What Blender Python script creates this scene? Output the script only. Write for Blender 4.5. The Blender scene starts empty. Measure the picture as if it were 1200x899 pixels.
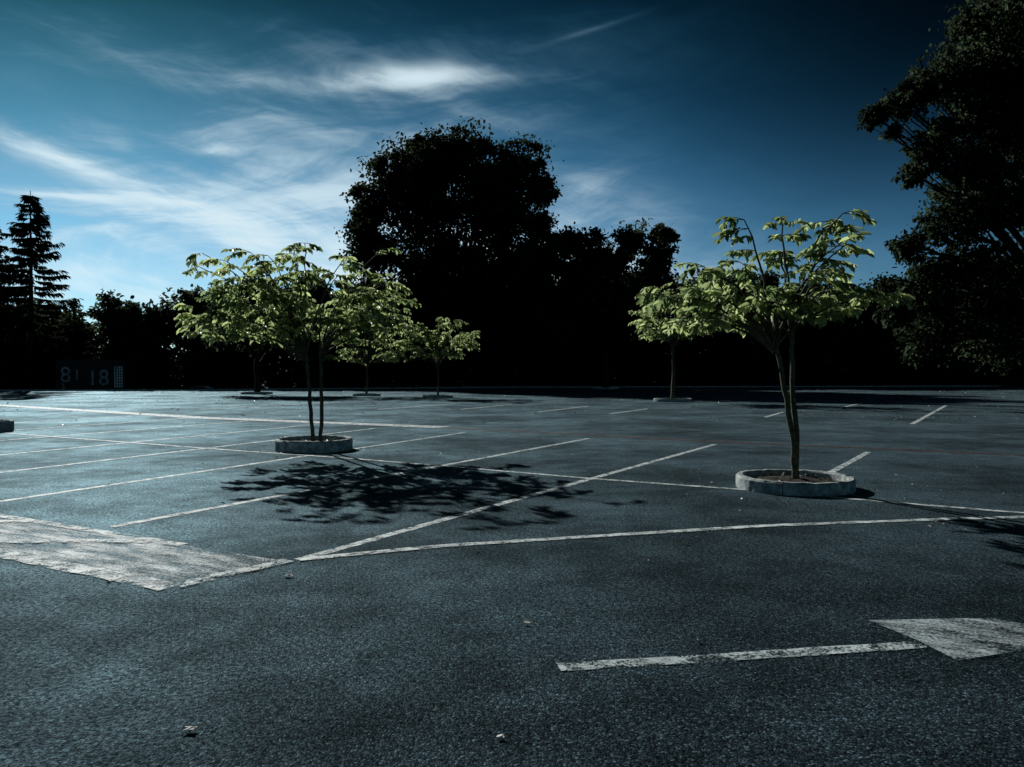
import bpy, math, random
import numpy as np
from mathutils import Vector
random.seed(7); rng = np.random.default_rng(7)
scene = bpy.context.scene
COL = scene.collection

# ------------------------------------------------------------ sun geometry
SUN_EL = math.radians(27.0)
SUN_AZ = math.radians(-29.5)           # from +Y towards -X
SUN = Vector((math.sin(SUN_AZ)*math.cos(SUN_EL), math.cos(SUN_AZ)*math.cos(SUN_EL), math.sin(SUN_EL)))

# ------------------------------------------------------------ node helpers
class G:
    def __init__(s, nt): s.nt = nt
    def node(s, t, **kw):
        n = s.nt.nodes.new(t)
        for k, v in kw.items(): setattr(n, k, v)
        return n
    def put(s, sock, v):
        if isinstance(v, bpy.types.NodeSocket): s.nt.links.new(v, sock)
        else: sock.default_value = v
    def m(s, op, a, b=None, c=None, clamp=False):
        n = s.node('ShaderNodeMath', operation=op); n.use_clamp = clamp
        s.put(n.inputs[0], a)
        if b is not None: s.put(n.inputs[1], b)
        if c is not None: s.put(n.inputs[2], c)
        return n.outputs[0]
    def add(s, *a):
        r = a[0]
        for x in a[1:]: r = s.m('ADD', r, x)
        return r
    def mul(s, *a):
        r = a[0]
        for x in a[1:]: r = s.m('MULTIPLY', r, x)
        return r
    def ss(s, v, a, b, lo=0.0, hi=1.0, kind='SMOOTHSTEP'):
        n = s.node('ShaderNodeMapRange', interpolation_type=kind)
        s.put(n.inputs[0], v); n.inputs[1].default_value = a; n.inputs[2].default_value = b
        n.inputs[3].default_value = lo; n.inputs[4].default_value = hi
        return n.outputs[0]
    def noise(s, vec, scale, detail=3, rough=0.5, dist=0.0):
        n = s.node('ShaderNodeTexNoise')
        s.put(n.inputs['Vector'], vec); n.inputs['Scale'].default_value = scale
        n.inputs['Detail'].default_value = detail; n.inputs['Roughness'].default_value = rough
        n.inputs['Distortion'].default_value = dist
        return n.outputs['Fac']
    def vor(s, vec, scale, feature='F1'):
        n = s.node('ShaderNodeTexVoronoi', feature=feature)
        s.put(n.inputs['Vector'], vec); n.inputs['Scale'].default_value = scale
        return n
    def mix(s, f, a, b, blend='MIX'):
        n = s.node('ShaderNodeMix', data_type='RGBA', blend_type=blend)
        s.put(n.inputs[0], f)
        s.put(n.inputs[6], a if isinstance(a, bpy.types.NodeSocket) else (*a, 1))
        s.put(n.inputs[7], b if isinstance(b, bpy.types.NodeSocket) else (*b, 1))
        return n.outputs[2]
    def comb(s, x, y, z):
        n = s.node('ShaderNodeCombineXYZ')
        s.put(n.inputs[0], x); s.put(n.inputs[1], y); s.put(n.inputs[2], z)
        return n.outputs[0]
    def bump(s, h, strength, dist):
        n = s.node('ShaderNodeBump'); s.put(n.inputs['Height'], h)
        n.inputs['Strength'].default_value = strength; n.inputs['Distance'].default_value = dist
        return n.outputs[0]

def new_mat(name):
    m = bpy.data.materials.new(name); m.use_nodes = True
    m.node_tree.nodes.clear()
    g = G(m.node_tree)
    out = g.node('ShaderNodeOutputMaterial')
    return m, g, out

def principled(g, out, color, rough=0.8, spec=0.3, normal=None):
    p = g.node('ShaderNodeBsdfPrincipled')
    g.put(p.inputs['Base Color'], color if isinstance(color, bpy.types.NodeSocket) else (*color, 1))
    g.put(p.inputs['Roughness'], rough)
    g.put(p.inputs['Specular IOR Level'], spec)
    if normal is not None: g.nt.links.new(normal, p.inputs['Normal'])
    g.nt.links.new(p.outputs[0], out.inputs[0])
    return p

def objcoord(g):
    return g.node('ShaderNodeNewGeometry').outputs['Position']

# ---- asphalt
def mk_asphalt():
    m, g, out = new_mat('asphalt')
    co = objcoord(g)
    v = g.vor(co, 92.0)
    sep = g.node('ShaderNodeSeparateColor'); g.nt.links.new(v.outputs['Color'], sep.inputs[0])
    stone = g.m('POWER', sep.outputs[0], 7.0)
    big = g.noise(co, 0.30, 4, 0.65)
    mid = g.noise(co, 2.0, 5, 0.7)
    blot = g.noise(co, 34, 3, 0.65)
    f = g.mul(g.ss(big, .34, .66, .62, 1.35), g.ss(mid, .3, .7, .78, 1.22), g.ss(blot, .3, .7, .45, 1.55))
    val = g.mul(f, g.add(0.26, g.mul(stone, 4.6), g.mul(sep.outputs[1], .3)))
    col = g.mix(1.0, (0.0155, 0.0255, 0.0325), g.comb(val, val, val), 'MULTIPLY')
    h = g.add(g.m('SUBTRACT', 1.0, v.outputs['Distance']), g.mul(sep.outputs[1], 1.0))
    nrm = g.bump(h, .8, 0.005)
    df = g.node('ShaderNodeBsdfDiffuse'); g.nt.links.new(col, df.inputs[0]); g.nt.links.new(nrm, df.inputs['Normal'])
    gl = g.node('ShaderNodeBsdfAnisotropic'); gv = g.mul(f, g.add(.35, g.mul(sep.outputs[2], .8)))
    g.nt.links.new(g.mix(1.0, (.50, .74, .84), g.comb(gv, gv, gv), 'MULTIPLY'), gl.inputs['Color'])
    gl.inputs['Roughness'].default_value = .62; g.nt.links.new(nrm, gl.inputs['Normal'])
    lw = g.node('ShaderNodeLayerWeight'); lw.inputs[0].default_value = .5
    fr = g.add(.010, g.mul(g.m('POWER', lw.outputs['Facing'], 5.0), .21))
    mx = g.node('ShaderNodeMixShader'); g.nt.links.new(fr, mx.inputs[0])
    g.nt.links.new(df.outputs[0], mx.inputs[1]); g.nt.links.new(gl.outputs[0], mx.inputs[2])
    g.nt.links.new(mx.outputs[0], out.inputs[0])
    return m
ASPH = mk_asphalt()

def mk_paint(name, col, lo, hi, scale=7.0, stretch=None):
    m, g, out = new_mat(name)
    co = objcoord(g)
    cs = co
    if stretch:
        mp = g.node('ShaderNodeMapping'); g.nt.links.new(co, mp.inputs[0]); mp.vector_type = 'TEXTURE'
        mp.inputs['Rotation'].default_value = (0, 0, stretch); mp.inputs['Scale'].default_value = (4.0, 1, 1)
        cs = mp.outputs[0]
    n1 = g.noise(cs, scale, 5, .7); n2 = g.noise(co, 60, 3, .75)
    a = g.ss(g.add(g.mul(n1, .55), g.mul(n2, .45)), lo, hi)
    dirt = g.ss(g.noise(co, 2.2, 4, .7), .3, .7, .5, 1.0)
    c = g.mix(1.0, col, g.comb(dirt, dirt, dirt), 'MULTIPLY')
    p = g.node('ShaderNodeBsdfPrincipled'); g.nt.links.new(c, p.inputs['Base Color'])
    p.inputs['Roughness'].default_value = .7; p.inputs['Specular IOR Level'].default_value = .3
    g.nt.links.new(g.bump(n2, .6, .006), p.inputs['Normal'])
    t = g.node('ShaderNodeBsdfTransparent'); mx = g.node('ShaderNodeMixShader')
    g.nt.links.new(a, mx.inputs[0]); g.nt.links.new(t.outputs[0], mx.inputs[1]); g.nt.links.new(p.outputs[0], mx.inputs[2])
    g.nt.links.new(mx.outputs[0], out.inputs[0])
    return m
PAINT = mk_paint('worn_white_paint', (.76, .87, .89), .40, .54)
PAINT_W = mk_paint('very_worn_white_paint', (.62, .75, .79), .42, .62, 5.0, math.radians(-30))
PAINT_A = mk_paint('flaking_white_paint', (.70, .84, .86), .45, .56, 5.0)
PAINT_R = mk_paint('rust_paint', (.085, .045, .043), .34, .64, 3.0)

def mk_simple(name, c1, c2, scale, rough=.85, spec=.2, bs=.5, bd=.02, fine=None):
    m, g, out = new_mat(name)
    co = objcoord(g)
    n = g.noise(co, scale, 5, .65)
    principled(g, out, g.mix(g.ss(n, .3, .7), c1, c2), rough, spec, g.bump(g.noise(co, fine or scale*4, 3, .7), bs, bd))
    return m
CONC = mk_simple('weathered_concrete', (.15, .19, .19), (.56, .62, .61), 9, bd=.012, fine=60)
SOIL = mk_simple('soil', (.012, .011, .010), (.04, .036, .03), 18, bd=.04)
GRASS = mk_simple('rough_grass', (.006, .009, .007), (.016, .022, .014), 1.5, bd=.1)
BARK = mk_simple('bark', (.03, .03, .018), (.12, .12, .075), 14, bd=.015)
DBARK = mk_simple('dark_bark', (.006, .006, .006), (.015, .015, .014), 3, bd=.05)
METAL = mk_simple('container_steel', (.008, .012, .014), (.02, .028, .03), 2, .6, .2, .2, .01)
LETTER = mk_simple('lettering', (.14, .18, .19), (.40, .45, .47), 2)
PAPER = mk_simple('paper', (.5, .55, .55), (.8, .82, .8), 9)

def mk_leaf(name, cd, cd2, ct, ct2, tw, spec=.25):
    m, g, out = new_mat(name)
    at = g.node('ShaderNodeAttribute', attribute_name='v')
    v = at.outputs['Fac']
    d = g.mix(v, cd, cd2); t = g.mix(v, ct, ct2)
    if spec > .2:
        p = g.node('ShaderNodeBsdfPrincipled')
        p.inputs['Roughness'].default_value = .42; p.inputs['Specular IOR Level'].default_value = spec
    else: p = g.node('ShaderNodeBsdfDiffuse')
    g.nt.links.new(d, p.inputs[0])
    tr = g.node('ShaderNodeBsdfTranslucent'); g.nt.links.new(t, tr.inputs[0])
    mx = g.node('ShaderNodeMixShader'); mx.inputs[0].default_value = tw
    g.nt.links.new(p.outputs[0], mx.inputs[1]); g.nt.links.new(tr.outputs[0], mx.inputs[2])
    g.nt.links.new(mx.outputs[0], out.inputs[0])
    return m
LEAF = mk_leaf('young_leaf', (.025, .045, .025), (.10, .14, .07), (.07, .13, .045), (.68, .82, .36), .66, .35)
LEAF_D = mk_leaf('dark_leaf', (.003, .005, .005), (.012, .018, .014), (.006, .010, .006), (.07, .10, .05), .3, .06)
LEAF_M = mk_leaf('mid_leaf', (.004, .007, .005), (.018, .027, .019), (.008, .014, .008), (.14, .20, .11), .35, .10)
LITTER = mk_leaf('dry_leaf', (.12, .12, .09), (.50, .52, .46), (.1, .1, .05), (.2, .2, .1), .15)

# ------------------------------------------------------------ mesh helpers
def obj_from(name, verts, faces, mats, parent=None, smooth=False):
    me = bpy.data.meshes.new(name); me.from_pydata([tuple(v) for v in verts], [], faces)
    for mt in (mats if isinstance(mats, list) else [mats]): me.materials.append(mt)
    if smooth: me.polygons.foreach_set('use_smooth', [True]*len(me.polygons))
    me.update()
    o = bpy.data.objects.new(name, me); COL.objects.link(o)
    if parent: o.parent = parent
    return o

def empty(name, loc=(0, 0, 0)):
    e = bpy.data.objects.new(name, None); e.location = loc; COL.objects.link(e)
    e.empty_display_size = .3
    return e

def tube(V, F, pts, rad, n=8):
    pts = [Vector(p) for p in pts]; base = len(V)
    for i, p in enumerate(pts):
        d = (pts[min(i+1, len(pts)-1)] - pts[max(i-1, 0)]).normalized()
        a = d.cross(Vector((0.3, 1, 0.1))).normalized(); b = d.cross(a).normalized()
        for k in range(n):
            t = 2*math.pi*k/n
            r = rad[i]*(1+.08*math.sin(3*t+i))
            V.append(p + (a*math.cos(t)+b*math.sin(t))*r)
    for i in range(len(pts)-1):
        for k in range(n):
            q = base+i*n
            F.append((q+k, q+(k+1) % n, q+n+(k+1) % n, q+n+k))
    F.append(tuple(base+(len(pts)-1)*n+k for k in range(n)))

def bez(p0, p1, p2, n):
    p0, p1, p2 = Vector(p0), Vector(p1), Vector(p2)
    return [p0*(1-t)**2 + p1*2*t*(1-t) + p2*t*t for t in [i/n for i in range(n+1)]]

def unit(a): return a/np.maximum(np.linalg.norm(a, axis=1, keepdims=True), 1e-6)

def leaf_mesh(name, C, A, L, W, mat, parent, var, tilt=None):
    N = len(C)
    up = np.tile([[0, 0, 1.]], (N, 1)) + rng.normal(0, .6 if tilt is None else tilt, (N, 3))
    B = unit(np.cross(A, up)); Nn = np.cross(B, A)
    L = L[:, None]; W = W[:, None]
    fold = .22*W*Nn
    P = np.stack([C, C+.3*L*A+.5*W*B+fold, C+.72*L*A+.36*W*B+fold-.04*L*Nn, C+L*A-.14*L*Nn,
                  C+.72*L*A-.36*W*B+fold-.04*L*Nn, C+.3*L*A-.5*W*B+fold], 1).reshape(-1, 3)
    base = (np.arange(N)*6)[:, None]
    F = (base + np.array([[0, 1, 2, 3, 0, 3, 4, 5]])).reshape(-1)
    me = bpy.data.meshes.new(name)
    me.vertices.add(len(P)); me.vertices.foreach_set('co', P.astype(np.float32).ravel())
    me.loops.add(len(F)); me.loops.foreach_set('vertex_index', F.astype(np.int32))
    me.polygons.add(2*N); me.polygons.foreach_set('loop_start', (np.arange(2*N)*4).astype(np.int32))
    me.update(calc_edges=True)
    at = me.attributes.new('v', 'FLOAT', 'FACE'); at.data.foreach_set('value', np.repeat(var, 2).astype(np.float32))
    me.materials.append(mat)
    o = bpy.data.objects.new(name, me); COL.objects.link(o)
    if parent: o.parent = parent
    return o

# ------------------------------------------------------------ ground
DIP = -1.1
def edge_y(x):   # back edge of the car park
    return float(np.interp(x, [-70, -44, -30, -12, 0, 30, 80], [72, 74.5, 77, 86, 92, 96, 103]))
def ground_z(x, y):
    e = edge_y(x) - 0.3
    z = -0.03
    if y > e:
        t = y-e
        dip = DIP if x < -24 else (DIP*max(0, (-14-x)/10) if x < -14 else 0)
        s = min(1, t/3.0); s = s*s*(3-2*s)
        z += dip*s
        r = max(0, min(1, (t-14)/25)); z += 5.0*r*r*(3-2*r)
    return z
xs = sorted(set([-900, -500, -250, -140, -100, -80] + list(np.arange(-70, 81, 3.5)) + [100, 140, 250, 500, 900]))
ys = sorted(set([-300, -100, -40, 0, 30, 60, 68] + list(np.arange(71, 150, 1.75)) + [170, 250, 500, 1000, 2000]))
V = [(x, y, ground_z(x, y)) for y in ys for x in xs]
nx = len(xs)
F = [(j*nx+i, j*nx+i+1, (j+1)*nx+i+1, (j+1)*nx+i) for j in range(len(ys)-1) for i in range(nx-1)]
obj_from('ground', V, F, GRASS, smooth=True)

ex = list(np.arange(-70, 80.1, 5))
V = []; F = []
for x in ex: V += [(x, -20, 0), (x, edge_y(x), 0)]
for i in range(len(ex)-1): F.append((2*i, 2*i+2, 2*i+3, 2*i+1))
obj_from('parking_lot', V, F, ASPH)
V = []; F = []
for x in ex:
    y = edge_y(x)
    V += [(x, y, -.1), (x, y, .11), (x, y+.03, .13), (x, y+.16, .13), (x, y+.16, -1.5)]
for i in range(len(ex)-1):
    for k in range(4): F.append((5*i+k, 5*i+5+k, 5*i+6+k, 5*i+1+k))
obj_from('kerb', V, F, CONC)

# ------------------------------------------------------------ painted lines
def ribbon(V, F, pts, w, z=.004, jit=.006):
    P = [Vector((p[0], p[1], 0)) for p in pts]; Q = []
    for a, b in zip(P[:-1], P[1:]):
        n = max(1, int((b-a).length/.12))
        Q += [a.lerp(b, i/n) for i in range(n)]
    Q.append(P[-1]); base = len(V)
    for i, p in enumerate(Q):
        d = (Q[min(i+1, len(Q)-1)]-Q[max(i-1, 0)]).normalized(); s = Vector((-d.y, d.x, 0))
        V.append((*(p+s*(w/2+random.uniform(-jit, jit))).xy, z)); V.append((*(p-s*(w/2+random.uniform(-jit, jit))).xy, z))
    for i in range(len(Q)-1):
        b = base+2*i; F.append((b, b+1, b+3, b+2))

V = []; F = []
stalls = [((-1.83, 6.88), (4.59, 18.16)), ((-4.18, 8.37), (1.9, 19.83)), ((-6.9, 8.9), (-1.3, 21.8)),
          ((-9.0, 11.2), (-4.0, 23.5)), ((-11.6, 12.0), (-6.2, 25.2)), ((-14.2, 14.5), (-8.9, 27.2)), ((-16.8, 16.5), (-11.6, 28.7)),
          ((-19.4, 18.5), (-14.4, 30.4)), ((4.95, 12.66), (7.27, 16.38))]
for a, b in stalls: ribbon(V, F, [a, b], .12, .004)
obj_from('stall_lines', V, F, PAINT)
V = []; F = []
ribbon(V, F, [(-16.5, 23.6), (-13.5, 21.5), (-5.87, 16.74), (-2.96, 15.07), (1.29, 12.15), (3.12, 11.08), (4.66, 9.98), (5.85, 9.19), (9, 7)], .11, .008)
ribbon(V, F, [(-1.83, 6.88), (-.63, 7.43), (1.19, 7.98), (2.69, 8.42), (4.82, 8.81), (5.68, 8.92), (9.5, 9.4)], .12, .0082)
obj_from('lane_line', V, F, PAINT)
V = []; F = []
ribbon(V, F, [(-40, 49), (-26, 40.7), (-11.1, 29), (-2.03, 23.9)], .8, .008, .03)
for a, b in [((1.07, 33.5), (3.8, 39.7)), ((3.9, 32), (6.2, 36.7)), ((-2.3, 35.9), (0, 41.9)), ((15.4, 37.7), (19.4, 44.3)),
             ((12.7, 25.5), (22, 40.7)), ((-6, 36), (-3, 43)), ((-22, 43), (-17, 53)), ((-27, 44), (-22, 55)), ((-33, 47), (-28, 58)),
             ((-14, 36), (-10, 45)), ((9.3, 29.5), (11.3, 33.5))]:
    ribbon(V, F, [a, b], .15, .004)
ribbon(V, F, [(-46, 66), (-20, 63), (-6, 60)], .35, .004)
obj_from('far_stall_lines', V, F, PAINT)
V = []; F = []
ribbon(V, F, [(-1.9, 23.8), (4.6, 19.0), (6.78, 17.7), (12, 14.5)], .4, .006, .03)
obj_from('rust_line', V, F, PAINT_R)

# broad worn band lower left
d = Vector((-.866, .5)); n_ = Vector((.5, .866))
def band(s, t): p = Vector((-2.02, 6.88))+d*s+n_*(-t); return (p.x, p.y)
V = []; F = []
N = 120
for i in range(N+1):
    s = i*.125
    a = band(s, random.uniform(-.02, .02)); b = band(s+.1, 1.1+random.uniform(-.02, .02))
    V += [(*a, .004), (*b, .004)]
for i in range(N): F.append((2*i, 2*i+2, 2*i+3, 2*i+1))
obj_from('worn_painted_band', V, F, PAINT_W)
V = []; F = []
ribbon(V, F, [band(1.2, .02), band(14, .02)], .13, .0085, .012)
ribbon(V, F, [band(-.0, 1.05), band(14, 1.05)], .20, .0085, .015)
ribbon(V, F, [band(-.12, -.02), band(-.0, 1.0)], .16, .0125, .012)
for s in (1.6, 3.6): ribbon(V, F, [band(s, .05), band(s+1.6, 1.0)], .16, .0125, .015)
obj_from('band_edge_lines', V, F, PAINT_A)

# arrow
V = []; F = []
ribbon(V, F, [(.254, 4.35), (1.0, 4.47), (2.42, 4.72)], .12, .006)
obj_from('arrow_shaft_marking', V, F, PAINT_A)
V = [(2.30, 5.17, .01), (3.12, 5.22, .01), (3.55, 4.82, .01), (2.47, 4.44, .01), (2.42, 4.78, .01)]
obj_from('arrow_head_marking', V, [(0, 4, 3, 2, 1)], PAINT_W)

# ------------------------------------------------------------ planters
def planter(x, y, R=.8, h=.17, th=.11, name='tree_planter'):
    root = empty(name, (x, y, 0))
    V = []; F = []; segs = 6; sub = 10
    for s in range(segs):
        a0 = 2*math.pi*s/segs+.006; a1 = 2*math.pi*(s+1)/segs-.006
        dz = random.uniform(-.008, .008); dr = random.uniform(-.006, .006)
        base = len(V)
        for i in range(sub+1):
            a = a0+(a1-a0)*i/sub
            j1 = random.uniform(-.006, .006); j2 = random.uniform(-.006, .006)
            prof = [(R+dr, -.02), (R+dr+j1, h+dz-.025), (R+dr-.025+j1, h+dz+j2), (R+dr-th+.02, h+dz+j2), (R+dr-th, h+dz-.02), (R+dr-th, .0)]
            for r, z in prof: V.append((r*math.cos(a), r*math.sin(a), z))
        for i in range(sub):
            for k in range(5):
                q = base+6*i+k; F.append((q, q+6, q+7, q+1))
        F.append(tuple(base+k for k in range(6))); F.append(tuple(base+6*sub+5-k for k in range(6)))
    obj_from('concrete_ring', V, F, CONC, root)
    V = [(0, 0, h*.75)]; F = []
    for j in range(1, 6):
        for i in range(28):
            a = 2*math.pi*i/28; r = (R-th-.004)*j/5
            V.append((r*math.cos(a), r*math.sin(a), h*(.75-.35*(j/5)**2)+random.uniform(-.015, .015)))
    for i in range(28): F.append((0, 1+i, 1+(i+1) % 28))
    for j in range(4):
        for i in range(28):
            F.append((1+j*28+i, 1+(j+1)*28+i, 1+(j+1)*28+(i+1) % 28, 1+j*28+(i+1) % 28))
    obj_from('soil_bed', V, F, SOIL, root, True)
    n = 70; a = rng.uniform(0, 6.28, n); r = (R-th-.05)*np.sqrt(rng.uniform(.02, 1, n))
    C = np.stack([r*np.cos(a), r*np.sin(a), h*(.77-.35*(r/R)**2)+.01], 1)
    A = unit(rng.normal(0, 1, (n, 3))*[1, 1, .2])
    leaf_mesh('leaf_litter', C, A, rng.uniform(.04, .09, n), rng.uniform(.02, .05, n), LITTER, root, rng.uniform(0, .5, n), .3)
    return root

# ------------------------------------------------------------ young trees
def young_tree(x, y, stems, clusters, ntw=9, nlf=12, tw=.42, ll=.14, extra=10, rdepth=1.2, name='young_tree', tr=.045):
    root = empty(name, (x, y, 0))
    V = []; F = []; tops = []
    for st in stems:
        pts = [Vector(p) for p in st]
        fine = []
        for a, b in zip(pts[:-1], pts[1:]):
            for i in range(4): fine.append(a.lerp(b, i/4)+Vector((random.uniform(-.012, .012), random.uniform(-.012, .012), 0)))
        fine.append(pts[-1]); k = len(fine)
        tube(V, F, fine, [tr*(1.25 if i == 0 else 1)*(1-.35*i/k) for i in range(k)], 9)
        tops.append(fine[-1])
    C = []; A = []; Ls = []; var = []
    cl = []
    for c in clusters:
        dy = c[2] if len(c) > 2 else random.uniform(-rdepth, rdepth)
        cl.append((Vector((c[0], dy, c[1])), random.uniform(.6, 1.15)))
    for i in range(extra):
        c = random.choice(cl)[0]; c2 = random.choice(cl)[0]
        cl.append((Vector((c.x*.8+c2.x*.12+random.uniform(-.12, .12), random.uniform(-rdepth, rdepth)*1.1, (c.z*.75+c2.z*.25)-random.uniform(-.05, .25))), random.uniform(.4, 1.0)))
    for c, amt in cl:
        t = min(tops, key=lambda q: (q.xy-c.xy).length+random.uniform(0, .3))
        low = t-Vector((0, 0, random.uniform(0, .25)))
        ctrl = t.lerp(c, .45)+Vector((0, 0, .25*abs(c.z-t.z)+.12))
        path = bez(low, ctrl, c, 8)
        for k in range(1, 8): path[k] += Vector((random.uniform(-.025, .025), random.uniform(-.025, .025), random.uniform(-.02, .02)))
        r0 = tr*.45
        tube(V, F, path, [r0*(1-.8*k/8)+.003 for k in range(9)], 6)
        out = Vector((c.x-t.x, c.y-t.y, 0))
        oa = math.atan2(out.y, out.x)
        for j in range(max(3, int(ntw*amt))):
            s = random.choice(path[5:])
            a = oa+random.gauss(0, 1.2)
            ln = tw*random.uniform(.5, 1.15)
            rise = random.uniform(-.1, .5)
            dv = Vector((math.cos(a), math.sin(a), rise)).normalized()
            tip = s+dv*ln+Vector((0, 0, -.3*ln))
            tp = bez(s, s+dv*ln*.6, tip, 4)
            tube(V, F, tp, [.006, .005, .004, .003, .002], 4)
            bright = random.uniform(.0, 1)
            for q in range(nlf):
                u = .25+.78*q/nlf
                p = s*(1-u)**2+(s+dv*ln*.6)*2*u*(1-u)+tip*u*u
                side = 1 if q % 2 else -1
                sd = Vector((-math.sin(a), math.cos(a), 0))*side
                ax = (dv*random.uniform(.2, .9)+sd*random.uniform(.5, 1.0)+Vector((0, 0, -random.uniform(.15, 1.2))))
                ax.normalize()
                C.append(p); A.append(ax); Ls.append(ll*random.uniform(.55, 1.2)); var.append(min(1, max(0, bright*.75+random.uniform(-.1, .4))))
    obj_from('trunk_and_branches', V, F, BARK, root, True)
    Ls = np.array(Ls)
    leaf_mesh('foliage', np.array([tuple(c) for c in C]), np.array([tuple(a) for a in A]), Ls, Ls*.5, LEAF, root, np.array(var), .45)
    return root

planter(3.96, 11.25)
young_tree(3.96, 11.25,
    [[(.02, 0, .08), (-.03, .0, .7), (-.14, .02, 1.4), (-.28, .05, 2.15)], [(.04, .03, .08), (.03, .05, .8), (.0, .08, 1.5), (-.02, .1, 2.3)]],
    [(-.72, 3.75, 0), (-.3, 3.7), (.5, 3.75, .1), (.62, 3.82, -.1), (.15, 3.5), (-.5, 3.3), (-1.0, 3.05), (-1.55, 2.95), (-1.9, 2.75), (-1.7, 2.45), (-1.3, 2.4),
     (-.87, 2.65), (-.3, 2.75), (.1, 2.9), (-.5, 2.35), (.45, 3.1), (.7, 2.9), (.6, 2.55), (.25, 2.4), (.75, 2.6), (-1.3, 2.8), (-1.8, 2.6), (-1.5, 2.65), (.2, 3.2), (.4, 2.75), (0, 2.6)],
    extra=12, rdepth=1.2, ll=.15, nlf=11)
planter(-4.17, 16.93, h=.24)
young_tree(-4.17, 16.93,
    [[(-.02, 0, .1), (-.07, 0, .8), (-.1, 0, 1.4), (-.18, 0, 2.1)], [(.12, .03, .1), (.15, .05, .9), (.15, .05, 1.5), (.12, .05, 2.2)]],
    [(-.55, 4.35), (-1.1, 4.15), (.2, 4.1), (-1.75, 3.9), (-2.1, 3.75), (-2.0, 3.25), (-2.3, 2.8), (-1.8, 2.85), (-1.2, 3.0), (-.7, 3.65), (-1.4, 3.6),
     (-.15, 3.3), (-.85, 2.6), (0, 2.5), (.6, 3.6), (1.0, 3.8), (1.45, 4.25), (1.6, 3.5), (.85, 2.9), (1.3, 2.65), (1.9, 3.2), (-1.5, 2.5), (.3, 3.0), (-1.9, 2.6),
     (-.9, 3.95), (-1.6, 3.35), (-.4, 3.0), (-2.2, 2.6), (1.2, 3.3), (1.9, 2.7), (1.5, 2.95), (-.2, 4.0), (-.4, 3.6), (.5, 3.3)],
    extra=24, rdepth=1.7, ntw=10, tw=.5, ll=.17, nlf=11)
planter(-4.97, 53.8, R=1.0)
young_tree(-4.97, 53.8, [[(0, 0, .1), (.05, 0, 1), (0, 0, 2.2)]],
    [(-2.3, 4.4), (-1.3, 4.9), (0, 5.4), (1.1, 5.0), (2.2, 4.4), (-1.8, 3.5), (-.6, 3.9), (.7, 3.9), (2.0, 3.5), (-.9, 2.9), (.9, 2.9), (0, 4.5), (.4, 3.2)],
    ntw=9, nlf=8, tw=.9, ll=.32, extra=12, rdepth=2.0, tr=.07)
planter(-10.5, 58, R=1.0)
young_tree(-10.5, 58, [[(0, 0, .1), (.05, 0, 1), (0, 0, 2.2)]],
    [(-3, 4.2), (-2, 5.2), (-.5, 6.2), (1.1, 6.8), (2.6, 5.6), (-1.8, 3.3), (-.6, 4.2), (.9, 4.6), (3.0, 4.2), (-.9, 2.7), (1.4, 3.0), (2.6, 2.8), (-2.8, 2.9), (2.2, 7.4), (1.8, 8.4), (.4, 7.6), (3.6, 3.4), (3.4, 7.2)],
    ntw=10, nlf=8, tw=1.0, ll=.34, extra=20, rdepth=2.2, tr=.09)
planter(9.3, 46.5, R=1.1)
young_tree(9.3, 46.5, [[(0, 0, .1), (.05, 0, 1.5), (0, 0, 3.3)]],
    [(-2.2, 5.0), (-1.3, 6.0), (0, 7.0), (1.3, 7.4), (2.2, 6.4), (-1.8, 4.4), (-.6, 4.9), (.7, 5.2), (2.4, 5.0), (-.9, 4.0), (.9, 4.0), (2.0, 4.2), (3, 5.6)],
    ntw=10, nlf=8, tw=.95, ll=.32, extra=26, rdepth=2.3, tr=.12)
planter(-20.0, 63, R=1.2)
planter(-14.7, 22.2, R=.8, h=.3)

# ------------------------------------------------------------ mature trees
def crown(lobes, dens, leafsz, flat=.65, ydepth=1.3, sub=.24, core=.25):
    C = []; Vv = []
    for (lx, lz, r, *ly) in lobes:
        ly = ly[0] if ly else random.uniform(-.6, .6)*r
        ns = int(16+11*r)
        dirs = unit(rng.normal(0, 1, (ns, 3))); rad = rng.uniform(.4, 1.12, (ns, 1))
        cen = np.array([[lx, ly, lz]])+dirs*rad*r*np.array([[1, ydepth, .9]])
        for c in cen:
            k = max(8, int(dens*r))
            sg = min(sub*r*rng.uniform(.35, 1.25), .95)
            p = c+np.clip(rng.normal(0, 1, (k, 3)), -1.9, 1.9)*sg*np.array([[1, 1, flat]])
            C.append(p); Vv.append(np.clip(rng.uniform(0, .8)+rng.uniform(-.2, .3, k), 0, 1))
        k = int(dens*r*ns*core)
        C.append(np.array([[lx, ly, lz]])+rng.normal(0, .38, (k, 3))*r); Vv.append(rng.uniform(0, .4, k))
    C = np.concatenate(C); Vv = np.concatenate(Vv)
    C[:, 2] = np.maximum(C[:, 2], .1)
    A = unit(rng.normal(0, 1, C.shape)+np.array([[0, 0, -.4]]))
    L = leafsz*rng.uniform(.6, 1.4, len(C))
    return C, A, L, Vv

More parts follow.
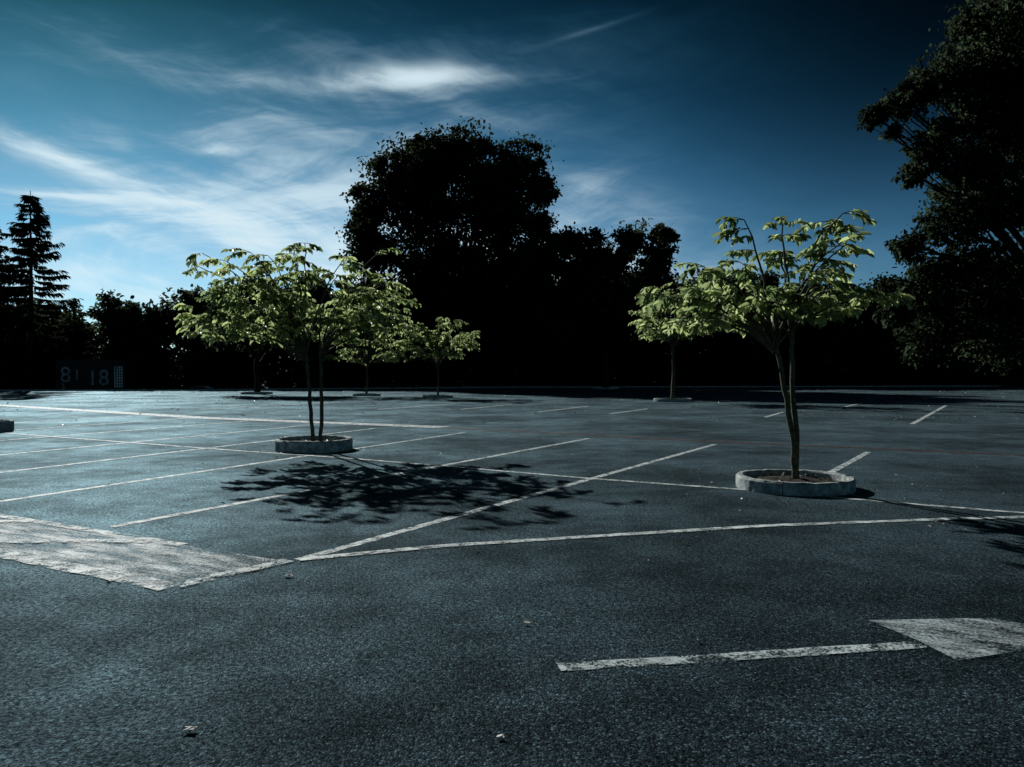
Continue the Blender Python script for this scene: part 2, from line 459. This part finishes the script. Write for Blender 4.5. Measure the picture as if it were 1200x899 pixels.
def big_tree(x, y, z0, lobes, dens, leafsz, mat, trunk_r, forkh, name='broadleaf_tree', **k):
    root = empty(name, (x, y, z0))
    V = []; F = []
    top = Vector((0, 0, forkh))
    tube(V, F, [(0, 0, -.3), (.1, 0, forkh*.3), (-.1, .1, forkh*.7), top], [trunk_r*1.4, trunk_r, trunk_r*.9, trunk_r*.8], 12)
    for l in lobes:
        c = Vector((l[0], (l[3] if len(l) > 3 else 0), l[1]))
        p = bez(top-Vector((0, 0, random.uniform(0, forkh*.3))), top.lerp(c, .5)+Vector((0, 0, .1*(c.z-top.z)+.5)), c, 8)
        for q in range(1, 8): p[q] += Vector([random.uniform(-1, 1)*.02*(c-top).length for _ in range(3)])
        tube(V, F, p, [trunk_r*.45*(1-.85*i/8)+.01 for i in range(9)], 7)
        for j in range(5):
            e = c+Vector([random.gauss(0, 1)*l[2]*.6 for _ in range(3)])
            tube(V, F, bez(p[5], p[5].lerp(e, .5)+Vector((0, 0, .3)), e, 4), [trunk_r*.12, trunk_r*.1, trunk_r*.08, trunk_r*.05, .01], 5)
    obj_from('trunk_and_limbs', V, F, DBARK, root, True)
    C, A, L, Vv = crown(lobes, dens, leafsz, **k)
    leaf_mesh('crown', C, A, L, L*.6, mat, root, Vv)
    return root

big_tree(-7, 94, -.03, [(-6, 25.6, 3.4), (.6, 26.4, 3.7), (7.4, 25.8, 3.2), (-9.2, 22.0, 2.7), (-3, 21, 4.4), (5, 20, 4.6), (10.2, 23.1, 1.9), (-8.8, 16.4, 3.3),
    (-1, 13.4, 5.5), (6, 12.8, 4.6), (-7.6, 8.4, 4.3), (0, 6.4, 5.5), (7, 6.4, 4.5), (-2.6, 24.6, 2.6), (4, 23.8, 2.6), (-10.6, 19.3, 1.5), (10, 18.6, 1.9), (-4, 28.2, 1.1), (3.6, 28.3, 1.0), (9.6, 15, 2.2)],
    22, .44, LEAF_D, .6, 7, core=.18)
planter(9.8, 84, R=1.4)
big_tree(9.8, 84, 0, [(-6.3, 13.6, 2.5), (-1.8, 14.6, 2.2), (2.7, 15.4, 1.9), (5.8, 16.3, 1.0), (-5.4, 9.5, 3.3), (.9, 10.3, 3.4), (4.9, 12.1, 2.1),
    (-6.3, 5.9, 2.6), (-.9, 6.6, 2.8), (3.6, 7.2, 2.5), (-7.5, 12.3, 1.6), (6.4, 9.8, 1.4), (7.0, 15.9, .6), (.3, 13.3, 1.8), (5.5, 14.2, 1.5), (-4, 15.2, 1.6), (-3, 11.8, 2.0)], 22, .38, LEAF_M, .3, 5)
big_tree(-20, 63, 0, [(-2.2, 6.0, 1.7), (0, 7.4, 1.9), (2.2, 6.2, 1.7), (0, 5.2, 1.8), (-3.2, 4.6, 1.0), (3.2, 4.8, 1.0)], 22, .3, LEAF_M, .2, 3)
big_tree(25, 36, -.0, [(-2.9, 16, 2.6, 0), (-5.5, 14.9, 1.4, .5), (-7.4, 13.8, .85, .3), (-8.7, 13.2, .5, .2), (-4, 12.6, 1.7, 0), (-6.3, 11.9, 1.0, -.3),
    (-3, 9.5, 2.3, .5), (-5.5, 8.4, 1.3, 0), (-4, 6.2, 2.1, .6), (-6.3, 5.6, 1.3, .2), (-3.2, 3.6, 1.9, 0), (-6, 3.4, 1.3, .8), (1, 15, 4, 1), (2, 10, 4.3, 1),
    (5, 13, 4, 0), (1, 5.5, 3, 1), (-1, 18.8, 2.6, 0), (-7.1, 10.6, .6, 0), (-7.9, 4.4, .7, 0), (-4.7, 17.2, .7, 0), (-7.2, 7.3, .7, .3), (-8, 12.4, .35, 0), (-6.6, 14.2, .5, 0),
    (-3.5, 14.3, 1.3, 0), (-4.8, 10.6, 1.1, 0), (-2, 12.4, 1.6, 0)], 46, .2, LEAF_M, .38, 4.5)

# ------------------------------------------------------------ spruce
def spruce(x, y, z0, H, R, name='spruce_tree'):
    root = empty(name, (x, y, z0)); V = []; F = []
    tube(V, F, [(0, 0, 0), (0, 0, H*.5), (0, 0, H)], [.35, .2, .03], 8)
    C = []; A = []
    z = 1.0
    while z < H-.2:
        f = 1-z/H
        nb = 6
        for b in range(nb):
            a = random.uniform(0, 6.283); ln = R*(f**.8)*random.uniform(.4, 1.25)+.12
            s = Vector((0, 0, z)); m = Vector((math.cos(a)*ln*.6, math.sin(a)*ln*.6, z-.14*ln)); e = Vector((math.cos(a)*ln, math.sin(a)*ln, z-.10*ln+.2*ln*random.random()))
            p = bez(s, m, e, 5); tube(V, F, p, [.05, .04, .03, .02, .015, .01], 4)
            k = int(12+ln*18)
            for i in range(k):
                t = random.uniform(.1, 1.02); q = s*(1-t)**2+m*2*t*(1-t)+e*t*t
                sd = random.choice([-1, 1])*random.uniform(.3, 1)
                C.append(tuple(q)); A.append((math.cos(a)*.7-math.sin(a)*sd, math.sin(a)*.7+math.cos(a)*sd, -random.uniform(.1, .9)))
        z += .42+.35*f
    obj_from('trunk_and_branches', V, F, DBARK, root, True)
    n = len(C)
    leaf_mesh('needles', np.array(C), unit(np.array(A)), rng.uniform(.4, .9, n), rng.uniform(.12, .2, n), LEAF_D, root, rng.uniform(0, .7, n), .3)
spruce(-49.0, 82, DIP, 21.3, 6.2)
spruce(-57, 88, DIP, 20, 4.5)

# ------------------------------------------------------------ distant trees
lobes = []
tx = [-80, -55, -42, -36, -30, -20, -8, 8, 18, 24, 30, 38, 46, 52, 70, 90]
th = [12, 11, 11.2, 11.8, 13.2, 14.2, 15, 14, 13.5, 15.2, 14.5, 13.3, 13, 15, 18, 20]
for X in np.arange(-82, 92, 3.0):
    top = float(np.interp(X, tx, th))+random.uniform(-2.0, .8)
    r = random.uniform(1.2, 2.4)
    zz = top-r*.9
    while zz > 0:
        lobes.append((X+random.uniform(-1, 1), zz, r, random.uniform(-3, 3)))
        zz -= r*1.15; r = random.uniform(2.6, 3.4)
root = empty('distant_tree_line', (0, 0, 0))
C, A, L, Vv = crown(lobes, 12, .5, ydepth=1.2)
C[:, 1] += np.interp(C[:, 0], [-80, -40, -20, 0, 90], [91, 92, 96, 101, 108])
C[:, 2] += np.interp(C[:, 0], [-30, -15], [-1.0, 0])
leaf_mesh('foliage', C, A, L, L*.65, LEAF_M, root, Vv)
V = []; F = []
for X in np.arange(-80, 90, 5):
    yy = float(np.interp(X, [-80, -40, -20, 0, 90], [91, 92, 96, 101, 108]))
    tube(V, F, [(X, yy, -1.4), (X+.3, yy, 5), (X, yy, 10)], [.3, .22, .1], 6)
obj_from('trunks', V, F, DBARK, root)
k = 40000
X = rng.uniform(-75, 85, k); Z = np.abs(rng.uniform(0, 1, k))**.9
hh = 2.6+.9*np.sin(X*.31)+.6*np.sin(X*1.13+1)+.4*np.sin(X*2.7)
base = np.array([edge_y(q) for q in X])+3.2
C = np.stack([X, base+rng.normal(0, .7, k)*(1.2-Z*.6), Z*hh-.1], 1)
C[:, 2] += np.interp(X, [-28, -18], [-1.3, 0])
keep = ~((X < -22) & (X > -48)); C = C[keep]; k = len(C)
leaf_mesh('hedge', C, unit(rng.normal(0, 1, (k, 3))), rng.uniform(.2, .5, k), rng.uniform(.15, .3, k), LEAF_M, None, rng.uniform(0, .8, k))

# ------------------------------------------------------------ container with numbers
def box(V, F, c, s):
    b = len(V)
    for dz in (-1, 1):
        for dx, dy in ((-1, -1), (1, -1), (1, 1), (-1, 1)): V.append((c[0]+dx*s[0]/2, c[1]+dy*s[1]/2, c[2]+dz*s[2]/2))
    for f in ((3, 2, 1, 0), (4, 5, 6, 7), (0, 1, 5, 4), (1, 2, 6, 5), (2, 3, 7, 6), (3, 0, 4, 7)): F.append(tuple(b+i for i in f))
root = empty('shipping_container', (-41.3, 80, DIP-.03))
V = []; F = []
W_, H_, D_ = 6.6, 4.0, 2.4
for i in range(60):
    x0 = -W_/2+W_*i/60; yv = -D_/2+(.04 if (i//2) % 2 else 0)
    V += [(x0, yv, .15), (x0, yv, H_-.15)]
for i in range(59): F.append((2*i, 2*i+2, 2*i+3, 2*i+1))
box(V, F, (0, .1, H_/2), (W_-.1, D_-.1, H_-.1))
for sx in (-1, 1): box(V, F, (sx*W_/2, -D_/2, H_/2), (.16, .16, H_))
box(V, F, (0, -D_/2, H_+.02), (W_+.3, .2, .16)); box(V, F, (0, -D_/2, .07), (W_-.2, .14, .15))
obj_from('container_body', V, F, METAL, root)
V = []; F = []
for i in range(8): box(V, F, (2.7+.02*i, -D_/2-.05, 1.5+i*.27), (.7-.03*i, .02, .09))
for i in range(4): box(V, F, (2.4+.24*i, -D_/2-.08, 2.4), (.09, .02, 2.1))
obj_from('white_rack', V, F, PAPER, root)
for t, x, z, s in (('8', -3.0, 1.9, 2.2), ('3', -2.9, 1.2, .8), ('1', -1.7, 2.1, 1.5), ('18', -.35, 1.6, 2.2)):
    cu = bpy.data.curves.new('number', 'FONT'); cu.body = t; cu.size = s; cu.extrude = .01
    cu.materials.append(LETTER); o = bpy.data.objects.new('number', cu); COL.objects.link(o); o.parent = root
    o.location = (x, -D_/2-.03, z); o.rotation_euler = (math.pi/2, 0, 0)

# ------------------------------------------------------------ white car on the lower level
CARP = mk_simple('white_car_paint', (.75, .8, .82), (.8, .85, .86), 1, .3, .5, 0, .001)
GLASS = mk_simple('dark_glass', (.01, .012, .015), (.015, .018, .02), 1, .1, .6, 0, .001)
TYRE = mk_simple('tyre_rubber', (.01, .01, .01), (.02, .02, .02), 5)
root = empty('parked_car', (-31.5, 80.6, DIP-.03))
def loft(sections, ys_, mat, name):
    V = []; F = []; n = len(sections[0])
    for s, yv in zip(sections, ys_):
        for p in s: V.append((p[0], yv, p[1]))
    for i in range(len(sections)-1):
        for k in range(n): F.append((i*n+k, i*n+(k+1) % n, (i+1)*n+(k+1) % n, (i+1)*n+k))
    F.append(tuple(range(n))); F.append(tuple(range((len(sections)-1)*n, len(sections)*n))[::-1])
    return obj_from(name, V, F, mat, root, True)
prof = [(-2.1, .35), (-2.15, .65), (-2.0, .85), (-1.1, .98), (-.5, 1.0), (1.5, 1.02), (2.05, .95), (2.15, .6), (2.1, .35)]
sc = [(x*.96, z) for x, z in prof]
loft([sc, prof, prof, sc], [-.86, -.75, .75, .86], CARP, 'body')
cab = [(-1.15, .97), (-.45, 1.42), (.0, 1.48), (.8, 1.47), (1.35, 1.3), (1.75, 1.0)]
cab2 = [(x*.95, z) if z < 1.1 else (x*.9, z-.03) for x, z in cab]
loft([cab2, cab, cab, cab2], [-.72, -.6, .6, .72], GLASS, 'cabin_glass')
roof = [(-.5, 1.425), (.0, 1.5), (.8, 1.49), (1.4, 1.31), (1.35, 1.29), (.8, 1.44), (0, 1.45), (-.45, 1.40)]
roof2 = [(x, z-.03) for x, z in roof]
loft([roof2, roof, roof, roof2], [-.7, -.58, .58, .7], CARP, 'roof')
for wx in (-1.35, 1.35):
    for wy in (-.8, .8):
        V = []; F = []
        for k in range(20):
            a = 2*math.pi*k/20
            for r, yy in ((.2, -.09), (.31, -.1), (.33, 0), (.31, .1), (.2, .09)): V.append((wx+r*math.cos(a), wy+yy, .33+r*math.sin(a)))
        for k in range(20):
            for j in range(4): F.append((5*k+j, 5*((k+1) % 20)+j, 5*((k+1) % 20)+j+1, 5*k+j+1))
        F.append(tuple(5*k for k in range(20))); F.append(tuple(5*k+4 for k in range(20))[::-1])
        obj_from('wheel', V, F, TYRE, root)

# ------------------------------------------------------------ fallen leaves and litter
pts = []
for i in range(2400): pts.append((random.uniform(10, 60), random.uniform(28, 92)))
for i in range(700): pts.append((random.uniform(-35, 30), random.uniform(18, 80)))
for i in range(60): pts.append((random.uniform(-8, 9), random.uniform(4, 18)))
for i in range(190):
    a = random.uniform(0, 6.28); r = .85+abs(random.gauss(0, 1.1)); c = random.choice([(3.96, 11.25), (-4.17, 16.93), (5.2, 9.8)])
    pts.append((c[0]+r*math.cos(a), c[1]+r*math.sin(a)))
P = np.array(pts); k = len(P)
C = np.stack([P[:, 0], P[:, 1], rng.uniform(.012, .02, k)], 1)
A = unit(rng.normal(0, 1, (k, 3))*[1, 1, .08])
sz = rng.uniform(.025, .055, k)*np.where(P[:, 1] > 25, 2.6, 1.1)
leaf_mesh('fallen_leaves', C, A, sz, sz*.6, LITTER, None, rng.uniform(0.2, 1, k), .25)
V = []; F = []
for (cx, cy, s) in ((-1.44, 3.57, .028), (-1.75, 6.3, .035), (-.05, 3.5, .018)):
    b = len(V)
    for j in range(4):
        for i in range(4): V.append((cx+(i-1.5)*s*.6+random.uniform(-.3, .3)*s, cy+(j-1.5)*s*.45, .012+random.uniform(0, .35)*s))
    for j in range(3):
        for i in range(3): F.append((b+j*4+i, b+j*4+i+1, b+j*4+i+5, b+j*4+i+4))
obj_from('paper_scrap', V, F, PAPER)

# ------------------------------------------------------------ world
w = bpy.data.worlds.new('World'); scene.world = w; w.use_nodes = True
w.cycles.sampling_method = 'MANUAL'; w.cycles.sample_map_resolution = 256
nt = w.node_tree; nt.nodes.clear(); g = G(nt)
out = g.node('ShaderNodeOutputWorld'); bg = g.node('ShaderNodeBackground'); nt.links.new(bg.outputs[0], out.inputs[0])
sky = g.node('ShaderNodeTexSky', sky_type='NISHITA'); sky.sun_disc = False
sky.sun_elevation = SUN_EL; sky.sun_rotation = SUN_AZ % (2*math.pi)
sky.air_density = 1.0; sky.dust_density = 0.4; sky.ozone_density = 2.5
tc = g.node('ShaderNodeTexCoord'); dirv = tc.outputs['Generated']
sp = g.node('ShaderNodeSeparateXYZ'); nt.links.new(dirv, sp.inputs[0])
X, Y, Z = sp.outputs
az = g.m('ARCTAN2', X, Y); el = g.m('ARCSINE', Z)
dot = g.node('ShaderNodeVectorMath', operation='DOT_PRODUCT'); nt.links.new(dirv, dot.inputs[0]); dot.inputs[1].default_value = SUN
dp = dot.outputs['Value']
near = g.ss(dp, .6, 1.0, 0, 1)
low = g.ss(el, .0, .47, 1, 0)
fac = g.add(.007, g.mul(near, .04), g.mul(low, low, .42), g.mul(near, low, .40))
base = g.mix(1.0, sky.outputs[0], g.comb(g.mul(fac, g.add(.16, g.mul(low, .42))), g.mul(fac, 1.02), g.mul(fac, 1.36)), 'MULTIPLY')
vec = g.comb(g.mul(az, 3.0), g.mul(el, 9.0), 0.0)
wob = g.m('SUBTRACT', g.noise(vec, .9, 4, .6), .5)
def rot_noise(ang, sx, sy, detail=5, dist=.8, seed=0.):
    c, s = math.cos(ang), math.sin(ang)
    u = g.add(g.mul(az, c), g.mul(el, s)); v = g.add(g.mul(az, -s), g.mul(el, c))
    v = g.add(v, g.mul(wob, .06))
    return g.noise(g.comb(g.mul(u, sx), g.mul(v, sy), seed), 1.0, detail, .62, dist)
def streak(a0, e0, ang, ln, wd, wobble=.05):
    c, s = math.cos(ang), math.sin(ang)
    dx = g.m('SUBTRACT', az, a0); dy = g.add(g.m('SUBTRACT', el, e0), g.mul(wob, wobble))
    u = g.mul(g.add(g.mul(dx, c), g.mul(dy, s)), 1/ln); v = g.mul(g.add(g.mul(dx, -s), g.mul(dy, c)), 1/wd)
    return g.m('EXPONENT', g.mul(g.add(g.mul(u, u), g.mul(v, v)), -1.0))
fib1 = rot_noise(-.25, 2.8, 12, 6, .5, seed=1.0)
fib2 = rot_noise(.10, 4.0, 17, 6, 1.0, seed=4.0)
fine = g.add(g.mul(fib1, .55), g.mul(fib2, .45))
broad = g.add(streak(-.30, .17, -.06, .36, .12), g.mul(streak(-.18, .32, .1, .30, .06), .50), g.mul(streak(-.30, .07, 0, .5, .08), .9),
              g.mul(streak(.04, .16, -.1, .22, .10), .7), g.mul(streak(-.45, .35, .2, .2, .03), .25), g.mul(streak(.25, .1, 0, .25, .07), .45))
d1 = g.mul(broad, g.ss(fine, .36, .64, .42, 1.12))
sharp = g.add(streak(-.50, .225, -.30, .15, .012, .03), g.mul(streak(-.127, .347, .03, .10, .011, .05), .75), g.mul(streak(-.27, .335, .05, .13, .012, .06), .4),
              g.mul(streak(.095, .40, .22, .06, .003, .01), .22), g.mul(streak(-.352, .255, .1, .025, .006, .06), .6), g.mul(streak(-.50, .19, 0, .06, .004, .01), .6),
              g.mul(streak(.085, .225, .4, .07, .018, .05), .35), g.mul(streak(-.33, .16, -.3, .2, .02, .05), .3),
              g.mul(streak(-.36, .14, -.2, .25, .03, .05), .3))
d2 = g.mul(sharp, g.ss(fine, .32, .6, .3, 1.1))
wisps = g.mul(g.ss(fine, .46, .72), g.ss(az, .35, -.2, 0, 1), .16)
dens = g.m('MINIMUM', g.add(g.mul(d1, .56), g.mul(d2, .58), wisps), 1.0)
STR = .1
ccol = g.mix(g.ss(dens, 0, .85), (.04/STR, .20/STR, .36/STR), (.66/STR, .82/STR, .90/STR))
skycol = g.mix(dens, base, ccol)
nt.links.new(skycol, bg.inputs[0]); bg.inputs[1].default_value = STR

# ------------------------------------------------------------ sun + camera
sd = bpy.data.lights.new('sun', 'SUN'); sd.energy = 4.3; sd.angle = math.radians(.5); sd.color = (1, .985, .94)
so = bpy.data.objects.new('sun', sd); COL.objects.link(so); so.location = (-20, 40, 30)
so.rotation_euler = (-SUN).to_track_quat('-Z', 'Y').to_euler()
cam = bpy.data.cameras.new('camera'); cam.sensor_width = 36; cam.lens = 28.26; cam.clip_end = 5000; cam.clip_start = .05
co = bpy.data.objects.new('camera', cam); COL.objects.link(co)
co.location = (0, 0, 1.6); co.rotation_euler = (math.radians(90-.7), 0, 0)
scene.camera = co
scene.view_settings.view_transform = 'Standard'; scene.view_settings.look = 'None'
scene.view_settings.exposure = 0; scene.view_settings.gamma = 1
